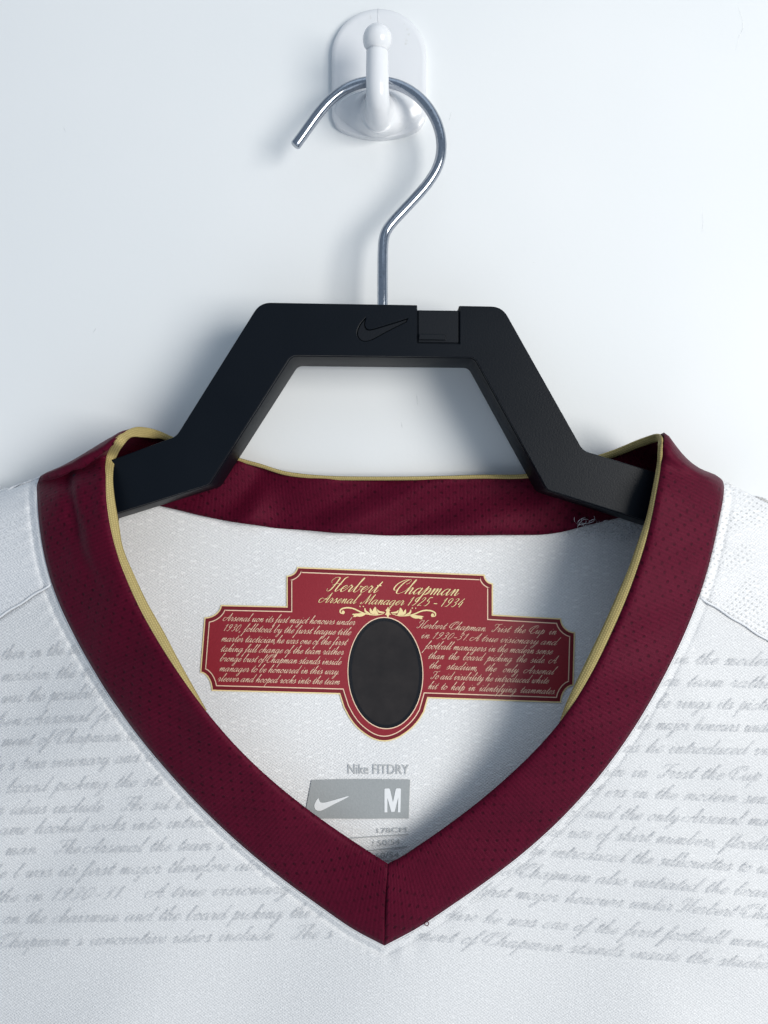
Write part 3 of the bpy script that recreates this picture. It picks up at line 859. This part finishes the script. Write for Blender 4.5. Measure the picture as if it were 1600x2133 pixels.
def sans(name, text, box, mat, yfun, off, parent, rot=0.0, bold=0.0):
    cu = bpy.data.curves.new('tmp', 'FONT'); cu.body = text; cu.fill_mode = 'FRONT'; cu.resolution_u = 3; cu.offset = bold
    o = bpy.data.objects.new('tmp', cu); COL.objects.link(o)
    dg = bpy.context.evaluated_depsgraph_get(); dg.update()
    me = bpy.data.meshes.new_from_object(o.evaluated_get(dg)); bpy.data.objects.remove(o)
    xs_ = [v.co.x for v in me.vertices]; ys_ = [v.co.y for v in me.vertices]
    ax, bx, ay, by = min(xs_), max(xs_), min(ys_), max(ys_)
    for v in me.vertices:
        f, g = (v.co.x - ax)/(bx - ax), (v.co.y - ay)/(by - ay)
        px = box[0] + (box[2]-box[0])*f; py = box[3] + (box[1]-box[3])*g + rot*(px - box[0])
        v.co = P(px, py, yfun(px, py) - off)
    me.materials.clear(); me.materials.append(mat); me.name = name
    ob = bpy.data.objects.new(name, me); COL.objects.link(ob); ob.parent = parent
    return ob
sans('lettering', 'Nike FITDRY', (725, 1592, 852, 1612), M_greytxt, bsmooth, .0004, sizep, .01)
sans('lettering', '178CM', (786, 1726, 847, 1736), M_greytxt, bsmooth, .0004, sizep, -.05)
sans('lettering', '/ 50/54', (775, 1752, 833, 1763), M_greytxt, bsmooth, .0004, sizep, -.08)
sans('lettering', '60/54', (782, 1777, 831, 1788), M_greytxt, bsmooth, .0004, sizep, -.06)
for a, b, c_, d_ in ((724, 1746, 850, 1737), (763, 1772, 848, 1762), (780, 1793, 836, 1789)):
    flat_shape('printed_rule', [(a, b), (c_, d_), (c_, d_ + 2.4), (a, b + 1.6)], M_greytxt, bsmooth, .0004, sizep)

# ---- faded script printed across the chest
ghost = empty('chest_script'); ghost.parent = jersey; ghost.location = -Vector(jersey.location)
def yf_print(px, py): return y_front(px, py)
ghost_txt = [
 ('Chapman s innovative ideas include   Fhe s', 10, 1975, 690, 1955),
 ('on the chairman and the board picking the s the', 5, 1925, 726, 1911),
 ('the in 1930-31.   A true visionary the', 0, 1880, 671, 1860),
 ('l was its first major therefore alongs the', 5, 1830, 646, 1810),
 ('man   Fhe Arsenal the team s two the', 5, 1782, 584, 1768),
 ('ame hooked socks into introdu the', 5, 1740, 517, 1720),
 ('ideas include   Fhe sil too the', 5, 1698, 459, 1683),
 ('board picking the ste the', 20, 1652, 395, 1634),
 ('s true visionary and the', 10, 1605, 340, 1585),
 ('ment of Chapman the', 5, 1555, 303, 1542),
 ('Arsenal fir the', 60, 1510, 305, 1496),
 ('was the possibil the', 0, 1465, 238, 1452),
 ('modern the the', 0, 1420, 210, 1409),
 ('then in the the', 0, 1375, 177, 1361),
 ('a bust ment of Chapman stands inside the stadion', 739, 1947, 1625, 2022),
 ('his ide hire he was one of the first football manag', 801, 1904, 1625, 1978),
 ('won its first major honours under Herbert Chap', 868, 1855, 1625, 1918),
 ('board Chapman also initiated the board f', 973, 1818, 1620, 1872),
 ('and he introduced the silhouettes to us', 1029, 1776, 1620, 1822),
 ('the use of shirt numbers, floodli', 1125, 1741, 1620, 1772),
 ('of and the only Arsenal mana', 1178, 1702, 1620, 1722),
 ('foot ers in the modern sens', 1190, 1656, 1620, 1676),
 ('then in. Frist the Cup in', 1232, 1616, 1620, 1628),
 ('as he introduced vis', 1296, 1567, 1620, 1574),
 ('the major honours under', 1317, 1519, 1620, 1526),
 ('be rings its pictur', 1365, 1474, 1620, 1480),
 ('on team rather', 1378, 1429, 1620, 1434),
 ('in the modern', 1399, 1383, 1620, 1388)]
more_words = ['the first team then ', 'his modern ideas on ', 'football of the ', 'Arsenal and the ', 'honours under ']
for k, (tx, a, b, c_, d_) in enumerate(ghost_txt):         # the print runs on past the sleeve seams
    wd = (c_ - a)/len(tx); sl = (d_ - b)/(c_ - a); add = more_words[k % 5]; dx = wd*len(add)
    if b < 1500: pass
    elif a < 100: tx, a, b = add + tx, a - dx, b - sl*dx
    else: tx, c_, d_ = tx + ' ' + add.strip(), c_ + dx, d_ + sl*dx
    script('lettering', tx, (a, b), (c_, d_), 13.5, M_ghost, yf_print, .00055, ghost, .13, .25, .8)
